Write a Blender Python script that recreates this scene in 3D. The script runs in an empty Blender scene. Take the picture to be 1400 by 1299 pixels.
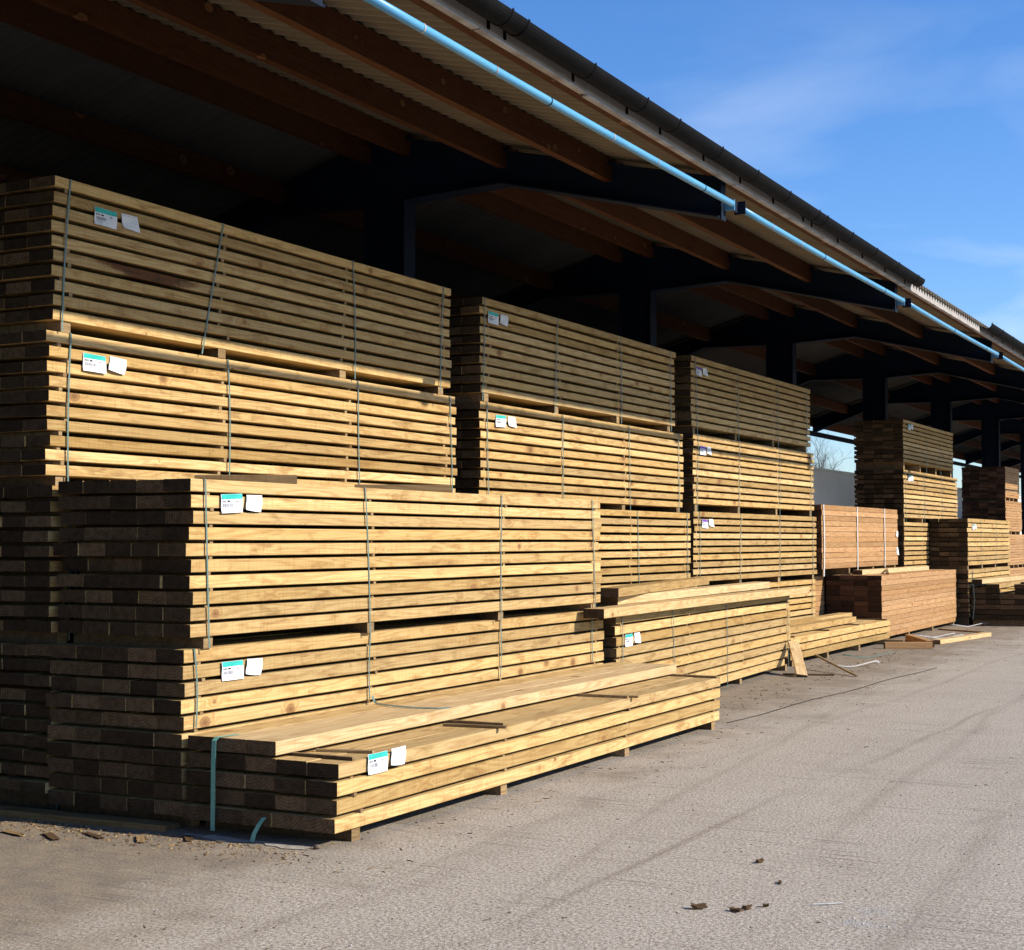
import bpy, bmesh, math, random
from mathutils import Vector, Matrix, noise
R = math.radians
random.seed(11)
sc = bpy.context.scene
col = sc.collection

# ------------------------------------------------------------------ camera
cam_d = bpy.data.cameras.new('camera'); cam = bpy.data.objects.new('camera', cam_d); col.objects.link(cam)
cam_d.sensor_width = 36.0; cam_d.lens = 54.0; cam_d.clip_end = 2000; cam_d.clip_start = 0.05
cam.location = (0, 0, 1.7); cam.rotation_euler = (R(90 + 2.413), 0, R(27.84))
sc.camera = cam

# ------------------------------------------------------------------ sky, sun, exposure
SUN = Vector((1.0, 0.27, 0.60)).normalized()
w = bpy.data.worlds.new('World'); sc.world = w; w.use_nodes = True
wt = w.node_tree; wt.nodes.clear()
def wn(t): return wt.nodes.new(t)
out = wn('ShaderNodeOutputWorld'); bg = wn('ShaderNodeBackground'); bg.inputs['Strength'].default_value = 0.13
sky = wn('ShaderNodeTexSky'); sky.sky_type = 'NISHITA'; sky.sun_disc = False
sky.sun_elevation = math.asin(SUN.z); sky.sun_rotation = math.atan2(SUN.x, SUN.y)
sky.air_density = 1.0; sky.dust_density = 0.3; sky.ozone_density = 3.0; sky.altitude = 100
hs = wn('ShaderNodeHueSaturation'); hs.inputs['Saturation'].default_value = 1.22; hs.inputs['Value'].default_value = 1.0
tc = wn('ShaderNodeTexCoord'); mp = wn('ShaderNodeMapping'); mp.inputs['Scale'].default_value = (2.2, 2.2, 6.0)
mp.inputs['Rotation'].default_value = (0, R(12), R(25)); mp.inputs['Location'].default_value = (0.35, 0.1, 0.25)
nz = wn('ShaderNodeTexNoise'); nz.inputs['Scale'].default_value = 2.4; nz.inputs['Detail'].default_value = 9; nz.inputs['Roughness'].default_value = 0.5
nz.inputs['Distortion'].default_value = 0.4
cr = wn('ShaderNodeValToRGB'); cr.color_ramp.elements[0].position = 0.46; cr.color_ramp.elements[1].position = 0.80
cr.color_ramp.elements[1].color = (0.5, 0.5, 0.5, 1)
mx = wn('ShaderNodeMix'); mx.data_type = 'RGBA'
mx.inputs['B'].default_value = (7.6, 7.9, 8.4, 1)
wt.links.new(tc.outputs['Generated'], mp.inputs['Vector']); wt.links.new(mp.outputs[0], nz.inputs['Vector'])
wt.links.new(nz.outputs['Fac'], cr.inputs[0]); sx = wn('ShaderNodeSeparateXYZ'); wt.links.new(tc.outputs['Generated'], sx.inputs[0])
m1 = wn('ShaderNodeMath'); m1.operation = 'MULTIPLY_ADD'; m1.use_clamp = True; m1.inputs[1].default_value = -4.2; m1.inputs[2].default_value = 1.5; wt.links.new(sx.outputs[2], m1.inputs[0])
m2 = wn('ShaderNodeMath'); m2.operation = 'MULTIPLY'; wt.links.new(m1.outputs[0], m2.inputs[0]); wt.links.new(cr.outputs[0], m2.inputs[1])
wt.links.new(m2.outputs[0], mx.inputs['Factor'])
wt.links.new(sky.outputs[0], hs.inputs['Color']); tint = wn('ShaderNodeMix'); tint.data_type = 'RGBA'; tint.blend_type = 'MULTIPLY'; tint.inputs['Factor'].default_value = 1.0; tint.inputs['B'].default_value = (0.90, 0.98, 1.20, 1)
wt.links.new(hs.outputs[0], tint.inputs['A']); wt.links.new(tint.outputs['Result'], mx.inputs['A'])
wt.links.new(mx.outputs['Result'], bg.inputs['Color']); wt.links.new(bg.outputs[0], out.inputs[0])
sd = bpy.data.lights.new('sun', 'SUN'); sd.energy = 5.0; sd.angle = R(0.53); sd.color = (1.0, 0.93, 0.82)
so = bpy.data.objects.new('sun', sd); col.objects.link(so); so.location = (30, 8, 30)
so.rotation_euler = (-SUN).to_track_quat('-Z', 'Y').to_euler()
vs = sc.view_settings; vs.view_transform = 'Standard'; vs.look = 'None'; vs.gamma = 1; vs.exposure = 0.33
sc.render.engine = 'CYCLES'; sc.cycles.max_bounces = 4; sc.cycles.diffuse_bounces = 1; sc.cycles.glossy_bounces = 2

# ------------------------------------------------------------------ node helper
class NT:
    def __init__(s, name, rough=0.8, spec=0.25):
        s.m = bpy.data.materials.new(name); s.m.use_nodes = True; s.t = s.m.node_tree
        s.b = s.t.nodes['Principled BSDF']; s.b.inputs['Roughness'].default_value = rough
        s.b.inputs['Specular IOR Level'].default_value = spec
        s.tc = s.n('ShaderNodeTexCoord')
    def n(s, t): return s.t.nodes.new(t)
    def put(s, sock, v):
        if v is None: return
        if hasattr(v, 'is_linked'): s.t.links.new(v, sock)
        elif hasattr(sock.default_value, '__len__') and not hasattr(v, '__len__'): sock.default_value = [v]*len(sock.default_value)
        elif hasattr(v, '__len__') and len(v) == 3 and len(sock.default_value) == 4: sock.default_value = (*v, 1)
        else: sock.default_value = v
    def math(s, op, a, b=None, c=None, clamp=False):
        n = s.n('ShaderNodeMath'); n.operation = op; n.use_clamp = clamp
        for i, v in enumerate((a, b, c)): s.put(n.inputs[i], v)
        return n.outputs[0]
    def vec(s, op, a, b=None):
        n = s.n('ShaderNodeVectorMath'); n.operation = op
        s.put(n.inputs[0], a); s.put(n.inputs[1], b)
        return n.outputs['Value'] if op in ('LENGTH', 'DISTANCE', 'DOT_PRODUCT') else n.outputs[0]
    def xyz(s, x, y, z):
        n = s.n('ShaderNodeCombineXYZ')
        for i, v in enumerate((x, y, z)): s.put(n.inputs[i], v)
        return n.outputs[0]
    def sep(s, v):
        n = s.n('ShaderNodeSeparateXYZ'); s.put(n.inputs[0], v); return n.outputs
    def noise(s, v, scale=1, detail=4, rough=0.55, dist=0):
        n = s.n('ShaderNodeTexNoise'); s.put(n.inputs['Vector'], v); n.inputs['Scale'].default_value = scale
        n.inputs['Detail'].default_value = detail; n.inputs['Roughness'].default_value = rough; n.inputs['Distortion'].default_value = dist
        return n.outputs['Fac']
    def voro(s, v, scale=1, feature='F1', rnd=1.0):
        n = s.n('ShaderNodeTexVoronoi'); n.feature = feature; s.put(n.inputs['Vector'], v)
        n.inputs['Scale'].default_value = scale; n.inputs['Randomness'].default_value = rnd
        return n
    def ramp(s, f, stops, interp='LINEAR'):
        n = s.n('ShaderNodeValToRGB'); s.put(n.inputs[0], f); e = n.color_ramp.elements; n.color_ramp.interpolation = interp
        while len(e) < len(stops): e.new(0.5)
        for i, (p, c) in enumerate(stops):
            e[i].position = p; e[i].color = (c, c, c, 1) if not hasattr(c, '__len__') else (*c, 1)
        return n.outputs[0]
    def mix(s, f, a, b, mode='MIX'):
        n = s.n('ShaderNodeMix'); n.data_type = 'RGBA'; n.blend_type = mode; n.clamp_factor = True
        s.put(n.inputs['Factor'], f); s.put(n.inputs['A'], a); s.put(n.inputs['B'], b)
        return n.outputs['Result']
    def bump(s, h, strength=0.3, dist=0.01):
        n = s.n('ShaderNodeBump'); n.inputs['Strength'].default_value = strength; n.inputs['Distance'].default_value = dist
        s.put(n.inputs['Height'], h); s.t.links.new(n.outputs[0], s.b.inputs['Normal'])
    def col(s, c): s.put(s.b.inputs['Base Color'], c)

def wood(name, ramp_cols, end_col, knot=(0.13, 0.055, 0.02), dirt=0.6, stain=False, knots=1.0, vary=0.42):
    k = NT(name, 0.78, 0.22)
    oi = k.n('ShaderNodeObjectInfo'); r = oi.outputs['Random']
    off = k.xyz(k.math('MULTIPLY', r, 13.7), k.math('MULTIPLY', r, 171.3), k.math('MULTIPLY', r, 29.1))
    ob = k.tc.outputs['Object']; P = k.vec('ADD', ob, off)
    base = k.ramp(r, [(i/(len(ramp_cols)-1), c) for i, c in enumerate(ramp_cols)])
    # knots
    r2 = k.math('FRACT', k.math('MULTIPLY', r, 31.7)); r3 = k.math('FRACT', k.math('MULTIPLY', r, 87.3))
    vn = k.voro(k.vec('MULTIPLY', P, (4.0, 2.9, 4.0)), 1.0)
    d = vn.outputs['Distance']
    big = k.sep(vn.outputs['Color'])[0]
    rad = k.math('MULTIPLY_ADD', big, 0.22*knots, -0.025)
    kmask = k.math('MULTIPLY', k.math('SUBTRACT', rad, d), 45.0, clamp=True)
    core = k.math('MULTIPLY', k.math('SUBTRACT', k.math('MULTIPLY', rad, 0.55), d), 30.0, clamp=True)
    halo = k.math('MULTIPLY', k.math('SUBTRACT', k.math('MULTIPLY', rad, 2.2), d), 6.0, clamp=True)
    # cathedral grain, bent round the knots
    n1 = k.noise(k.vec('MULTIPLY', P, (5.0, 0.42, 7.0)), 1.0, 2.0, 0.5)
    ph = k.math('ADD', k.math('MULTIPLY', n1, 95.0), k.math('MULTIPLY', halo, 9.0))
    sn_ = k.math('MULTIPLY_ADD', k.math('SINE', ph), 0.5, 0.5)
    rings = k.math('POWER', sn_, 2.2)
    fine = k.noise(k.vec('MULTIPLY', P, (110.0, 3.0, 150.0)), 1.0, 3, 0.65)
    blot = k.noise(k.vec('MULTIPLY', P, (7.0, 2.6, 9.0)), 1.0, 5, 0.68, 0.5)
    val = k.math('MULTIPLY_ADD', r2, vary, 0.97 - vary/2)
    base = k.mix(1.0, base, k.xyz(val, val, val), 'MULTIPLY')
    base = k.mix(k.math('MULTIPLY', k.math('GREATER_THAN', r3, 0.72), 0.55), base, k.mix(1.0, base, (0.84, 0.80, 0.68), 'MULTIPLY'))
    c = k.mix(k.math('MULTIPLY', rings, 0.5), base, k.mix(1.0, base, (0.66, 0.50, 0.36), 'MULTIPLY'))
    c = k.mix(k.ramp(fine, [(0.42, 0.0), (0.66, 0.5)]), c, k.mix(1.0, c, (0.58, 0.47, 0.35), 'MULTIPLY'))
    c = k.mix(k.ramp(blot, [(0.53, 0.0), (0.65, dirt)]), c, k.mix(1.0, c, (0.52, 0.43, 0.32), 'MULTIPLY'))
    sawn = k.noise(k.vec('MULTIPLY', P, (2.0, 60.0, 2.0)), 1.0, 2, 0.6)
    c = k.mix(k.math('MULTIPLY', k.ramp(sawn, [(0.5, 0.0), (0.72, 0.34)]), k.math('GREATER_THAN', r3, 0.35)), c, k.mix(1.0, c, (0.60, 0.50, 0.38), 'MULTIPLY'))
    c = k.mix(k.math('MULTIPLY', halo, 0.35), c, k.mix(1.0, c, (0.66, 0.47, 0.28), 'MULTIPLY'))
    c = k.mix(k.math('MULTIPLY', kmask, 0.75), c, k.mix(core, (0.24, 0.115, 0.045), knot))
    if stain:
        sy = k.sep(ob)
        band = k.math('SUBTRACT', 1.0, k.math('ABSOLUTE', k.math('MULTIPLY', k.math('ADD', sy[1], 1.55), 1.35)), clamp=True)
        sn = k.noise(k.vec('MULTIPLY', P, (20, 7, 26)), 1.0, 5, 0.65)
        low = k.math('MULTIPLY_ADD', sy[2], 16.0, 0.42)
        sm = k.math('MULTIPLY', k.math('SUBTRACT', k.math('ADD', k.math('MULTIPLY', band, 1.0), k.math('MULTIPLY', sn, 0.9)), k.math('SUBTRACT', 0.92, k.math('MULTIPLY', low, 0.3))), 4.0, clamp=True)
        c = k.mix(k.math('MULTIPLY', sm, 0.92), c, k.ramp(sn, [(0.3, (0.02, 0.008, 0.004)), (0.7, (0.15, 0.045, 0.012))]))
    # sawn end grain
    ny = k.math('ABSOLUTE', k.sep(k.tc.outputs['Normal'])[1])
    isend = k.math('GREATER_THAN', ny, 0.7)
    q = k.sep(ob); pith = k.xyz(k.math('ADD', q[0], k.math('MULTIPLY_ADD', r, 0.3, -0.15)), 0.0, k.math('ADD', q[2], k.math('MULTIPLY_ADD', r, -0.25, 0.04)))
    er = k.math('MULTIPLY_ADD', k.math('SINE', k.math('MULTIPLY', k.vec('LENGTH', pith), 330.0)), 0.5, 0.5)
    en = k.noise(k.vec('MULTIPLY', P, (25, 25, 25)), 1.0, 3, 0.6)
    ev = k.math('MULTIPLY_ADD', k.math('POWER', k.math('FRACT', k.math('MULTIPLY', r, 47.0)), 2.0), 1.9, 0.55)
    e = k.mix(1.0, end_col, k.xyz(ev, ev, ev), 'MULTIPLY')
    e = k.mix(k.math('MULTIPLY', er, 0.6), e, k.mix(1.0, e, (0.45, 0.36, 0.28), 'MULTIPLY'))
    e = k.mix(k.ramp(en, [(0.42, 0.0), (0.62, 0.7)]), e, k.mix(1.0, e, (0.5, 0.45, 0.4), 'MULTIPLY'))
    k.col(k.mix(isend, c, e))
    h = k.math('ADD', k.math('MULTIPLY', fine, 0.5), k.math('ADD', k.math('MULTIPLY', sawn, 0.35), k.math('MULTIPLY', rings, 0.12)))
    k.bump(h, 0.35, 0.0035)
    return k.m

T1, T2, T3, T4 = (0.575, 0.392, 0.158), (0.615, 0.43, 0.188), (0.53, 0.35, 0.128), (0.635, 0.457, 0.215)
M = {}
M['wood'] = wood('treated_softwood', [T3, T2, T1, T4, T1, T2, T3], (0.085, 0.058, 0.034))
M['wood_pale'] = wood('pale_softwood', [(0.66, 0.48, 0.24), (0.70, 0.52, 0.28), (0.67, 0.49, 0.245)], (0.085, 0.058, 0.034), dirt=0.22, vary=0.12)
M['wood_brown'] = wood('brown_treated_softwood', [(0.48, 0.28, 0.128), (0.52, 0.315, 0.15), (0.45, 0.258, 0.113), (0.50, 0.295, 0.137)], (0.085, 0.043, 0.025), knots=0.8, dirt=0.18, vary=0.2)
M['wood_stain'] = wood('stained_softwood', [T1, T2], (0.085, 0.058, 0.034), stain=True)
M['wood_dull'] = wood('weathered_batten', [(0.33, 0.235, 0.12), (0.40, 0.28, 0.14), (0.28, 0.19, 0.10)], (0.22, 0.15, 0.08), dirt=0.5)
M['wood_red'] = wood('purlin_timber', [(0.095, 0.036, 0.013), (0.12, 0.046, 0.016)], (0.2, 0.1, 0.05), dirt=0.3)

def plain(name, c, rough=0.6, spec=0.3, var=0.25, scale=6.0, metal=0.0, c2=None, bump=0.0):
    k = NT(name, rough, spec); k.b.inputs['Metallic'].default_value = metal
    n = k.noise(k.tc.outputs['Object'], scale, 6, 0.6)
    d = c2 or tuple(x*(1-var) for x in c)
    k.col(k.mix(k.ramp(n, [(0.38, 0.0), (0.68, 1.0)]), c, d))
    if bump: k.bump(n, bump, 0.01)
    return k.m
M['navy'] = plain('navy_steel_paint', (0.006, 0.014, 0.036), 0.7, 0.12, c2=(0.009, 0.014, 0.026), scale=4)
def pipe_paint():
    k = NT('light_blue_pipe_paint', 0.4, 0.45)
    o = k.tc.outputs['Object']; n = k.noise(k.vec('MULTIPLY', o, (9, 1.3, 9)), 1, 6, 0.65)
    c = k.mix(k.ramp(n, [(0.4, 0.0), (0.72, 1.0)]), (0.085, 0.32, 0.56), (0.13, 0.38, 0.57))
    s = k.noise(k.vec('MULTIPLY', o, (14, 5, 14)), 1, 6, 0.7)
    c = k.mix(k.ramp(s, [(0.62, 0.0), (0.68, 0.8)]), c, (0.20, 0.15, 0.12))
    k.col(c); return k.m
M['pipe'] = pipe_paint()
M['strap'] = plain('green_plastic_strap', (0.11, 0.18, 0.155), 0.4, 0.4, c2=(0.15, 0.215, 0.19), scale=14)
M['strap_teal'] = plain('teal_plastic_strap', (0.12, 0.36, 0.30), 0.35, 0.5, c2=(0.17, 0.40, 0.35), scale=14)
M['strap_white'] = plain('white_plastic_strap', (0.62, 0.60, 0.57), 0.4, 0.5, var=0.15, scale=14)
M['paper'] = plain('white_label_paper', (0.80, 0.80, 0.79), 0.55, 0.3, var=0.05, scale=30)
M['teal'] = plain('teal_print', (0.03, 0.46, 0.40), 0.5, 0.3, var=0.08, scale=30)
M['purple'] = plain('purple_print', (0.16, 0.06, 0.38), 0.5, 0.3, var=0.08, scale=30)
M['ink'] = plain('black_print', (0.03, 0.03, 0.035), 0.5, 0.3, var=0.1, scale=30)
M['ink_grey'] = plain('grey_print', (0.33, 0.33, 0.36), 0.5, 0.3, var=0.1, scale=30)
M['gutter'] = plain('black_gutter_plastic', (0.0045, 0.0045, 0.0045), 0.65, 0.06, c2=(0.009, 0.008, 0.0075), scale=7)
def fascia_m():
    k = NT('weathered_fascia_board', 0.75, 0.25); o = k.tc.outputs['Object']
    n = k.noise(k.vec('MULTIPLY', o, (6, 2.5, 3)), 1, 6, 0.6); s = k.noise(k.vec('MULTIPLY', o, (10, 18, 1.2)), 1, 4, 0.6)
    c = k.mix(k.ramp(n, [(0.35, 0.0), (0.7, 1.0)]), (0.42, 0.39, 0.355), (0.33, 0.295, 0.26))
    c = k.mix(k.ramp(s, [(0.55, 0.0), (0.75, 0.5)]), c, (0.24, 0.20, 0.17)); k.col(c); return k.m
M['fascia'] = fascia_m()
M['lip'] = plain('pale_fascia_lip', (0.55, 0.50, 0.45), 0.6, 0.3, c2=(0.25, 0.19, 0.15), scale=3)
def sheet_m(name='fibre_cement_roof_sheet', ca=(0.235, 0.195, 0.14), cb=(0.165, 0.137, 0.10)):
    k = NT(name, 0.85, 0.2); o = k.tc.outputs['Object']
    n = k.noise(k.vec('MULTIPLY', o, (0.7, 2.2, 1)), 1, 6, 0.6)
    c = k.mix(k.ramp(n, [(0.35, 0.0), (0.7, 1.0)]), ca, cb)
    lap = k.math('FRACT', k.math('MULTIPLY', k.sep(o)[1], 0.98)); lm = k.math('LESS_THAN', lap, 0.012)
    c = k.mix(k.math('MULTIPLY', lm, 0.6), c, (0.08, 0.07, 0.06)); k.col(c); return k.m
M['sheet'] = sheet_m(); M['sheet_shade_dark'] = sheet_m('shade_darkened_roof_sheet', (0.10, 0.097, 0.09), (0.075, 0.072, 0.066))  # back slope gets a darker copy: interior shade put into its colour
M['clad'] = plain('dark_cladding', (0.10, 0.105, 0.10), 0.7, 0.3, scale=1.5)
M['block'] = plain('grey_rendered_wall', (0.80, 0.78, 0.74), 0.9, 0.15, c2=(0.70, 0.68, 0.65), scale=0.9, bump=0.2)
M['stone'] = plain('brown_stone', (0.16, 0.12, 0.09), 0.9, 0.15, scale=30, bump=0.4)
M['stone_grey'] = plain('pale_grit', (0.58, 0.56, 0.52), 0.85, 0.3, scale=30)
M['bark'] = plain('grey_bark', (0.11, 0.10, 0.085), 0.9, 0.1, c2=(0.18, 0.16, 0.13), scale=5)
M['leaf'] = plain('dead_leaf', (0.13, 0.075, 0.035), 0.8, 0.2, scale=20)

def ground_m():
    k = NT('broomed_concrete_yard', 0.88, 0.22); o = k.tc.outputs['Object']
    xy = k.vec('MULTIPLY', o, (1, 1, 0))
    big = k.noise(xy, 0.22, 5, 0.55); mid = k.noise(xy, 1.7, 6, 0.6); grit = k.noise(xy, 55, 3, 0.7); sand = k.noise(xy, 160, 2, 0.6)
    c = k.mix(k.ramp(big, [(0.36, 0.0), (0.64, 1.0)]), (0.50, 0.43, 0.338), (0.44, 0.378, 0.30))
    c = k.mix(k.ramp(mid, [(0.40, 0.0), (0.72, 0.5)]), c, (0.385, 0.32, 0.25))
    # aggregate showing through
    v = k.voro(xy, 48); f = k.sep(v.outputs['Color'])[0]
    c = k.mix(k.math('MULTIPLY', k.ramp(f, [(0.60, 0.0), (0.72, 1.0)]), k.ramp(v.outputs['Distance'], [(0.30, 0.85), (0.48, 0.0)])), c, k.ramp(f, [(0.60, (0.19, 0.155, 0.13)), (0.80, (0.22, 0.19, 0.16)), (0.84, (0.52, 0.46, 0.39)), (1.0, (0.62, 0.57, 0.50))]))
    c = k.mix(k.ramp(grit, [(0.39, 0.8), (0.50, 0.0)]), c, (0.22, 0.175, 0.13))
    c = k.mix(k.ramp(grit, [(0.54, 0.0), (0.64, 0.9)]), c, (0.66, 0.58, 0.48))
    # broom lines across the drive
    ln = k.noise(k.vec('MULTIPLY', k.vec('ADD', o, k.xyz(0, k.math('MULTIPLY', mid, 0.02), 0)), (1.1, 34, 0)), 1.0, 4, 0.62)
    patch = k.ramp(k.noise(xy, 0.8, 3, 0.5), [(0.45, 0.0), (0.62, 1.0)])
    c = k.mix(k.math('MULTIPLY', k.ramp(ln, [(0.54, 0.0), (0.66, 0.8)]), patch), c, (0.15, 0.115, 0.085))
    # tyre grime along the drive
    tr = k.noise(k.vec('MULTIPLY', k.vec('ADD', o, k.xyz(k.math('MULTIPLY', big, 2.6), 0, 0)), (2.1, 0.07, 0)), 1.0, 3, 0.55)
    c = k.mix(k.ramp(tr, [(0.56, 0.0), (0.74, 0.3)]), c, (0.22, 0.175, 0.135))
    # damp sawdust and mud close to the stacks
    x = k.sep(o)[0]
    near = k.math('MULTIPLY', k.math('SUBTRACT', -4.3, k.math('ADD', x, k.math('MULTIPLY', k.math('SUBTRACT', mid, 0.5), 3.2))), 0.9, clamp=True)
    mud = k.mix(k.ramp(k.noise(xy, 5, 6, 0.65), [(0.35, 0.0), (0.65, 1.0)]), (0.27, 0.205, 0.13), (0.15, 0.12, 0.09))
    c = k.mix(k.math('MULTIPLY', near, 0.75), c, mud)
    # straight tyre streaks
    wob = k.math('MULTIPLY', k.math('SUBTRACT', k.noise(k.vec('MULTIPLY', o, (0.3, 0.25, 0)), 1.0, 2, 0.5), 0.5), 0.5)
    fade = k.noise(k.vec('MULTIPLY', o, (1.6, 0.22, 0)), 1.0, 4, 0.6)
    xx = k.math('ADD', x, wob); tot = None
    for px, sl_, wd, am in ((-3.25, 0.030, 0.045, 0.5), (-3.50, -0.10, 0.06, 0.36), (-2.45, -0.05, 0.09, 0.26), (-1.7, -0.05, 0.10, 0.2), (-4.2, 0.01, 0.06, 0.25)):
        dd = k.math('ABSOLUTE', k.math('SUBTRACT', xx, k.math('MULTIPLY_ADD', k.math('SUBTRACT', k.sep(o)[1], 7.0), sl_, px)))
        t_ = k.math('MULTIPLY', k.math('SUBTRACT', 1.0, k.math('DIVIDE', dd, wd), clamp=True), am)
        tot = t_ if tot is None else k.math('MAXIMUM', tot, t_)
    c = k.mix(k.math('MULTIPLY', tot, k.ramp(fade, [(0.38, 0.0), (0.6, 1.0)])), c, (0.17, 0.125, 0.085))
    k.col(c)
    h = k.math('ADD', k.math('MULTIPLY', grit, 1.0), k.math('ADD', k.math('MULTIPLY', sand, 0.4), k.math('MULTIPLY', ln, 0.9)))
    k.bump(h, 0.75, 0.009)
    return k.m
M['ground'] = ground_m()

# ------------------------------------------------------------------ mesh helpers
def tag(o, label=None, cat=None, group=None, kind=None):
    if label: o['label'] = label
    if cat: o['category'] = cat
    if group: o['group'] = group
    if kind: o['kind'] = kind
    return o
def link(name, me, mat=None, parent=None, loc=(0, 0, 0), rot=(0, 0, 0)):
    o = bpy.data.objects.new(name, me); col.objects.link(o)
    if mat is not None and len(me.materials) == 0: me.materials.append(mat)
    o.parent = parent; o.location = loc; o.rotation_euler = rot
    return o
def empty(name, loc=(0, 0, 0), rot=(0, 0, 0)):
    o = bpy.data.objects.new(name, None); col.objects.link(o); o.location = loc; o.rotation_euler = rot; o.empty_display_size = 0.2
    return o
def to_mesh(bm, name, smooth=False):
    bmesh.ops.recalc_face_normals(bm, faces=bm.faces)
    me = bpy.data.meshes.new(name); bm.to_mesh(me); bm.free()
    if smooth:
        for p in me.polygons: p.use_smooth = True
    return me
def box(bm, x0, x1, y0, y1, z0, z1, mi=0):
    v = [bm.verts.new((x, y, z)) for x in (x0, x1) for y in (y0, y1) for z in (z0, z1)]
    for f in ((0, 1, 3, 2), (4, 6, 7, 5), (0, 4, 5, 1), (2, 3, 7, 6), (0, 2, 6, 4), (1, 5, 7, 3)):
        bm.faces.new([v[i] for i in f]).material_index = mi
def box_mesh(x0, x1, y0, y1, z0, z1, name='box'):
    bm = bmesh.new(); box(bm, x0, x1, y0, y1, z0, z1); return to_mesh(bm, name)
def prism(bm, poly, y0, y1):
    a = [bm.verts.new((x, y0, z)) for x, z in poly]; b = [bm.verts.new((x, y1, z)) for x, z in poly]
    bm.faces.new(a); bm.faces.new(b[::-1]); n = len(poly)
    for i in range(n): bm.faces.new((a[i], b[i], b[(i+1) % n], a[(i+1) % n]))
def tube(bm, pts, radii, seg=8, cap=True):
    rings = []
    for i, p in enumerate(pts):
        d = (pts[min(i+1, len(pts)-1)] - pts[max(i-1, 0)]).normalized()
        u = d.orthogonal().normalized() if i == 0 else (rings_u - d*rings_u.dot(d)).normalized()
        rings_u = u; v = d.cross(u)
        rings.append([bm.verts.new(p + (u*math.cos(a) + v*math.sin(a))*radii[i]) for a in [2*math.pi*j/seg for j in range(seg)]])
    for i in range(len(rings)-1):
        for j in range(seg): bm.faces.new((rings[i][j], rings[i][(j+1) % seg], rings[i+1][(j+1) % seg], rings[i+1][j]))
    if cap: bm.faces.new(rings[0][::-1]); bm.faces.new(rings[-1])
def ribbon(bm, pts, side, width, th=0.0014):
    # flat band along pts; side = vector (or list) across the band
    n = len(pts); L = []
    for i, p in enumerate(pts):
        s = (side[i] if isinstance(side, list) else side).normalized()
        d = (pts[min(i+1, n-1)] - pts[max(i-1, 0)]).normalized(); u = s.cross(d).normalized()
        L.append([bm.verts.new(p + s*a*width/2 + u*b*th/2) for a, b in ((-1, -1), (1, -1), (1, 1), (-1, 1))])
    for i in range(n-1):
        for j in range(4): bm.faces.new((L[i][j], L[i][(j+1) % 4], L[i+1][(j+1) % 4], L[i+1][j]))
    bm.faces.new(L[0][::-1]); bm.faces.new(L[-1])

_boards = {}
def board_mesh(L, W, T, var=0):
    key = (round(L, 3), round(W, 4), round(T, 4), var)
    if key in _boards: return _boards[key]
    rr = random.Random(hash(key) & 0xffff)
    c = 0.0035; hw, ht = W/2, T/2
    prof = [(-hw+c, -ht), (hw-c, -ht), (hw, -ht+c), (hw, ht-c), (hw-c, ht), (-hw+c, ht), (-hw, ht-c), (-hw, -ht+c)]
    bm = bmesh.new(); rows = []; bow = rr.uniform(-1, 1)*0.003; ks = 5; bz = rr.uniform(-1, 1)*0.0035
    for i in range(ks+1):
        t = i/ks; y = -L/2 + L*t; dx = bow*math.sin(math.pi*t)*2
        # ends sawn very slightly off square
        sk = rr.uniform(-1, 1)*0.0025 if i in (0, ks) else 0
        dz = bz*math.sin(2*math.pi*t + key[3])
        rows.append([bm.verts.new((x+dx, y + sk*x/hw + (rr.uniform(-0.0015, 0.0015) if i in (0, ks) else 0), z+dz)) for x, z in prof])
    for i in range(ks):
        for j in range(8): bm.faces.new((rows[i][j], rows[i][(j+1) % 8], rows[i+1][(j+1) % 8], rows[i+1][j]))
    bm.faces.new(rows[0][::-1]); bm.faces.new(rows[-1])
    me = to_mesh(bm, 'board'); _boards[key] = me
    return me
_batt = {}
def batten_mesh(Wd, h, wid):
    key = (round(Wd, 3), round(h, 4), wid)
    if key not in _batt: _batt[key] = box_mesh(-Wd, 0, -wid/2, wid/2, 0, h, 'batten')
    return _batt[key]

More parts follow.
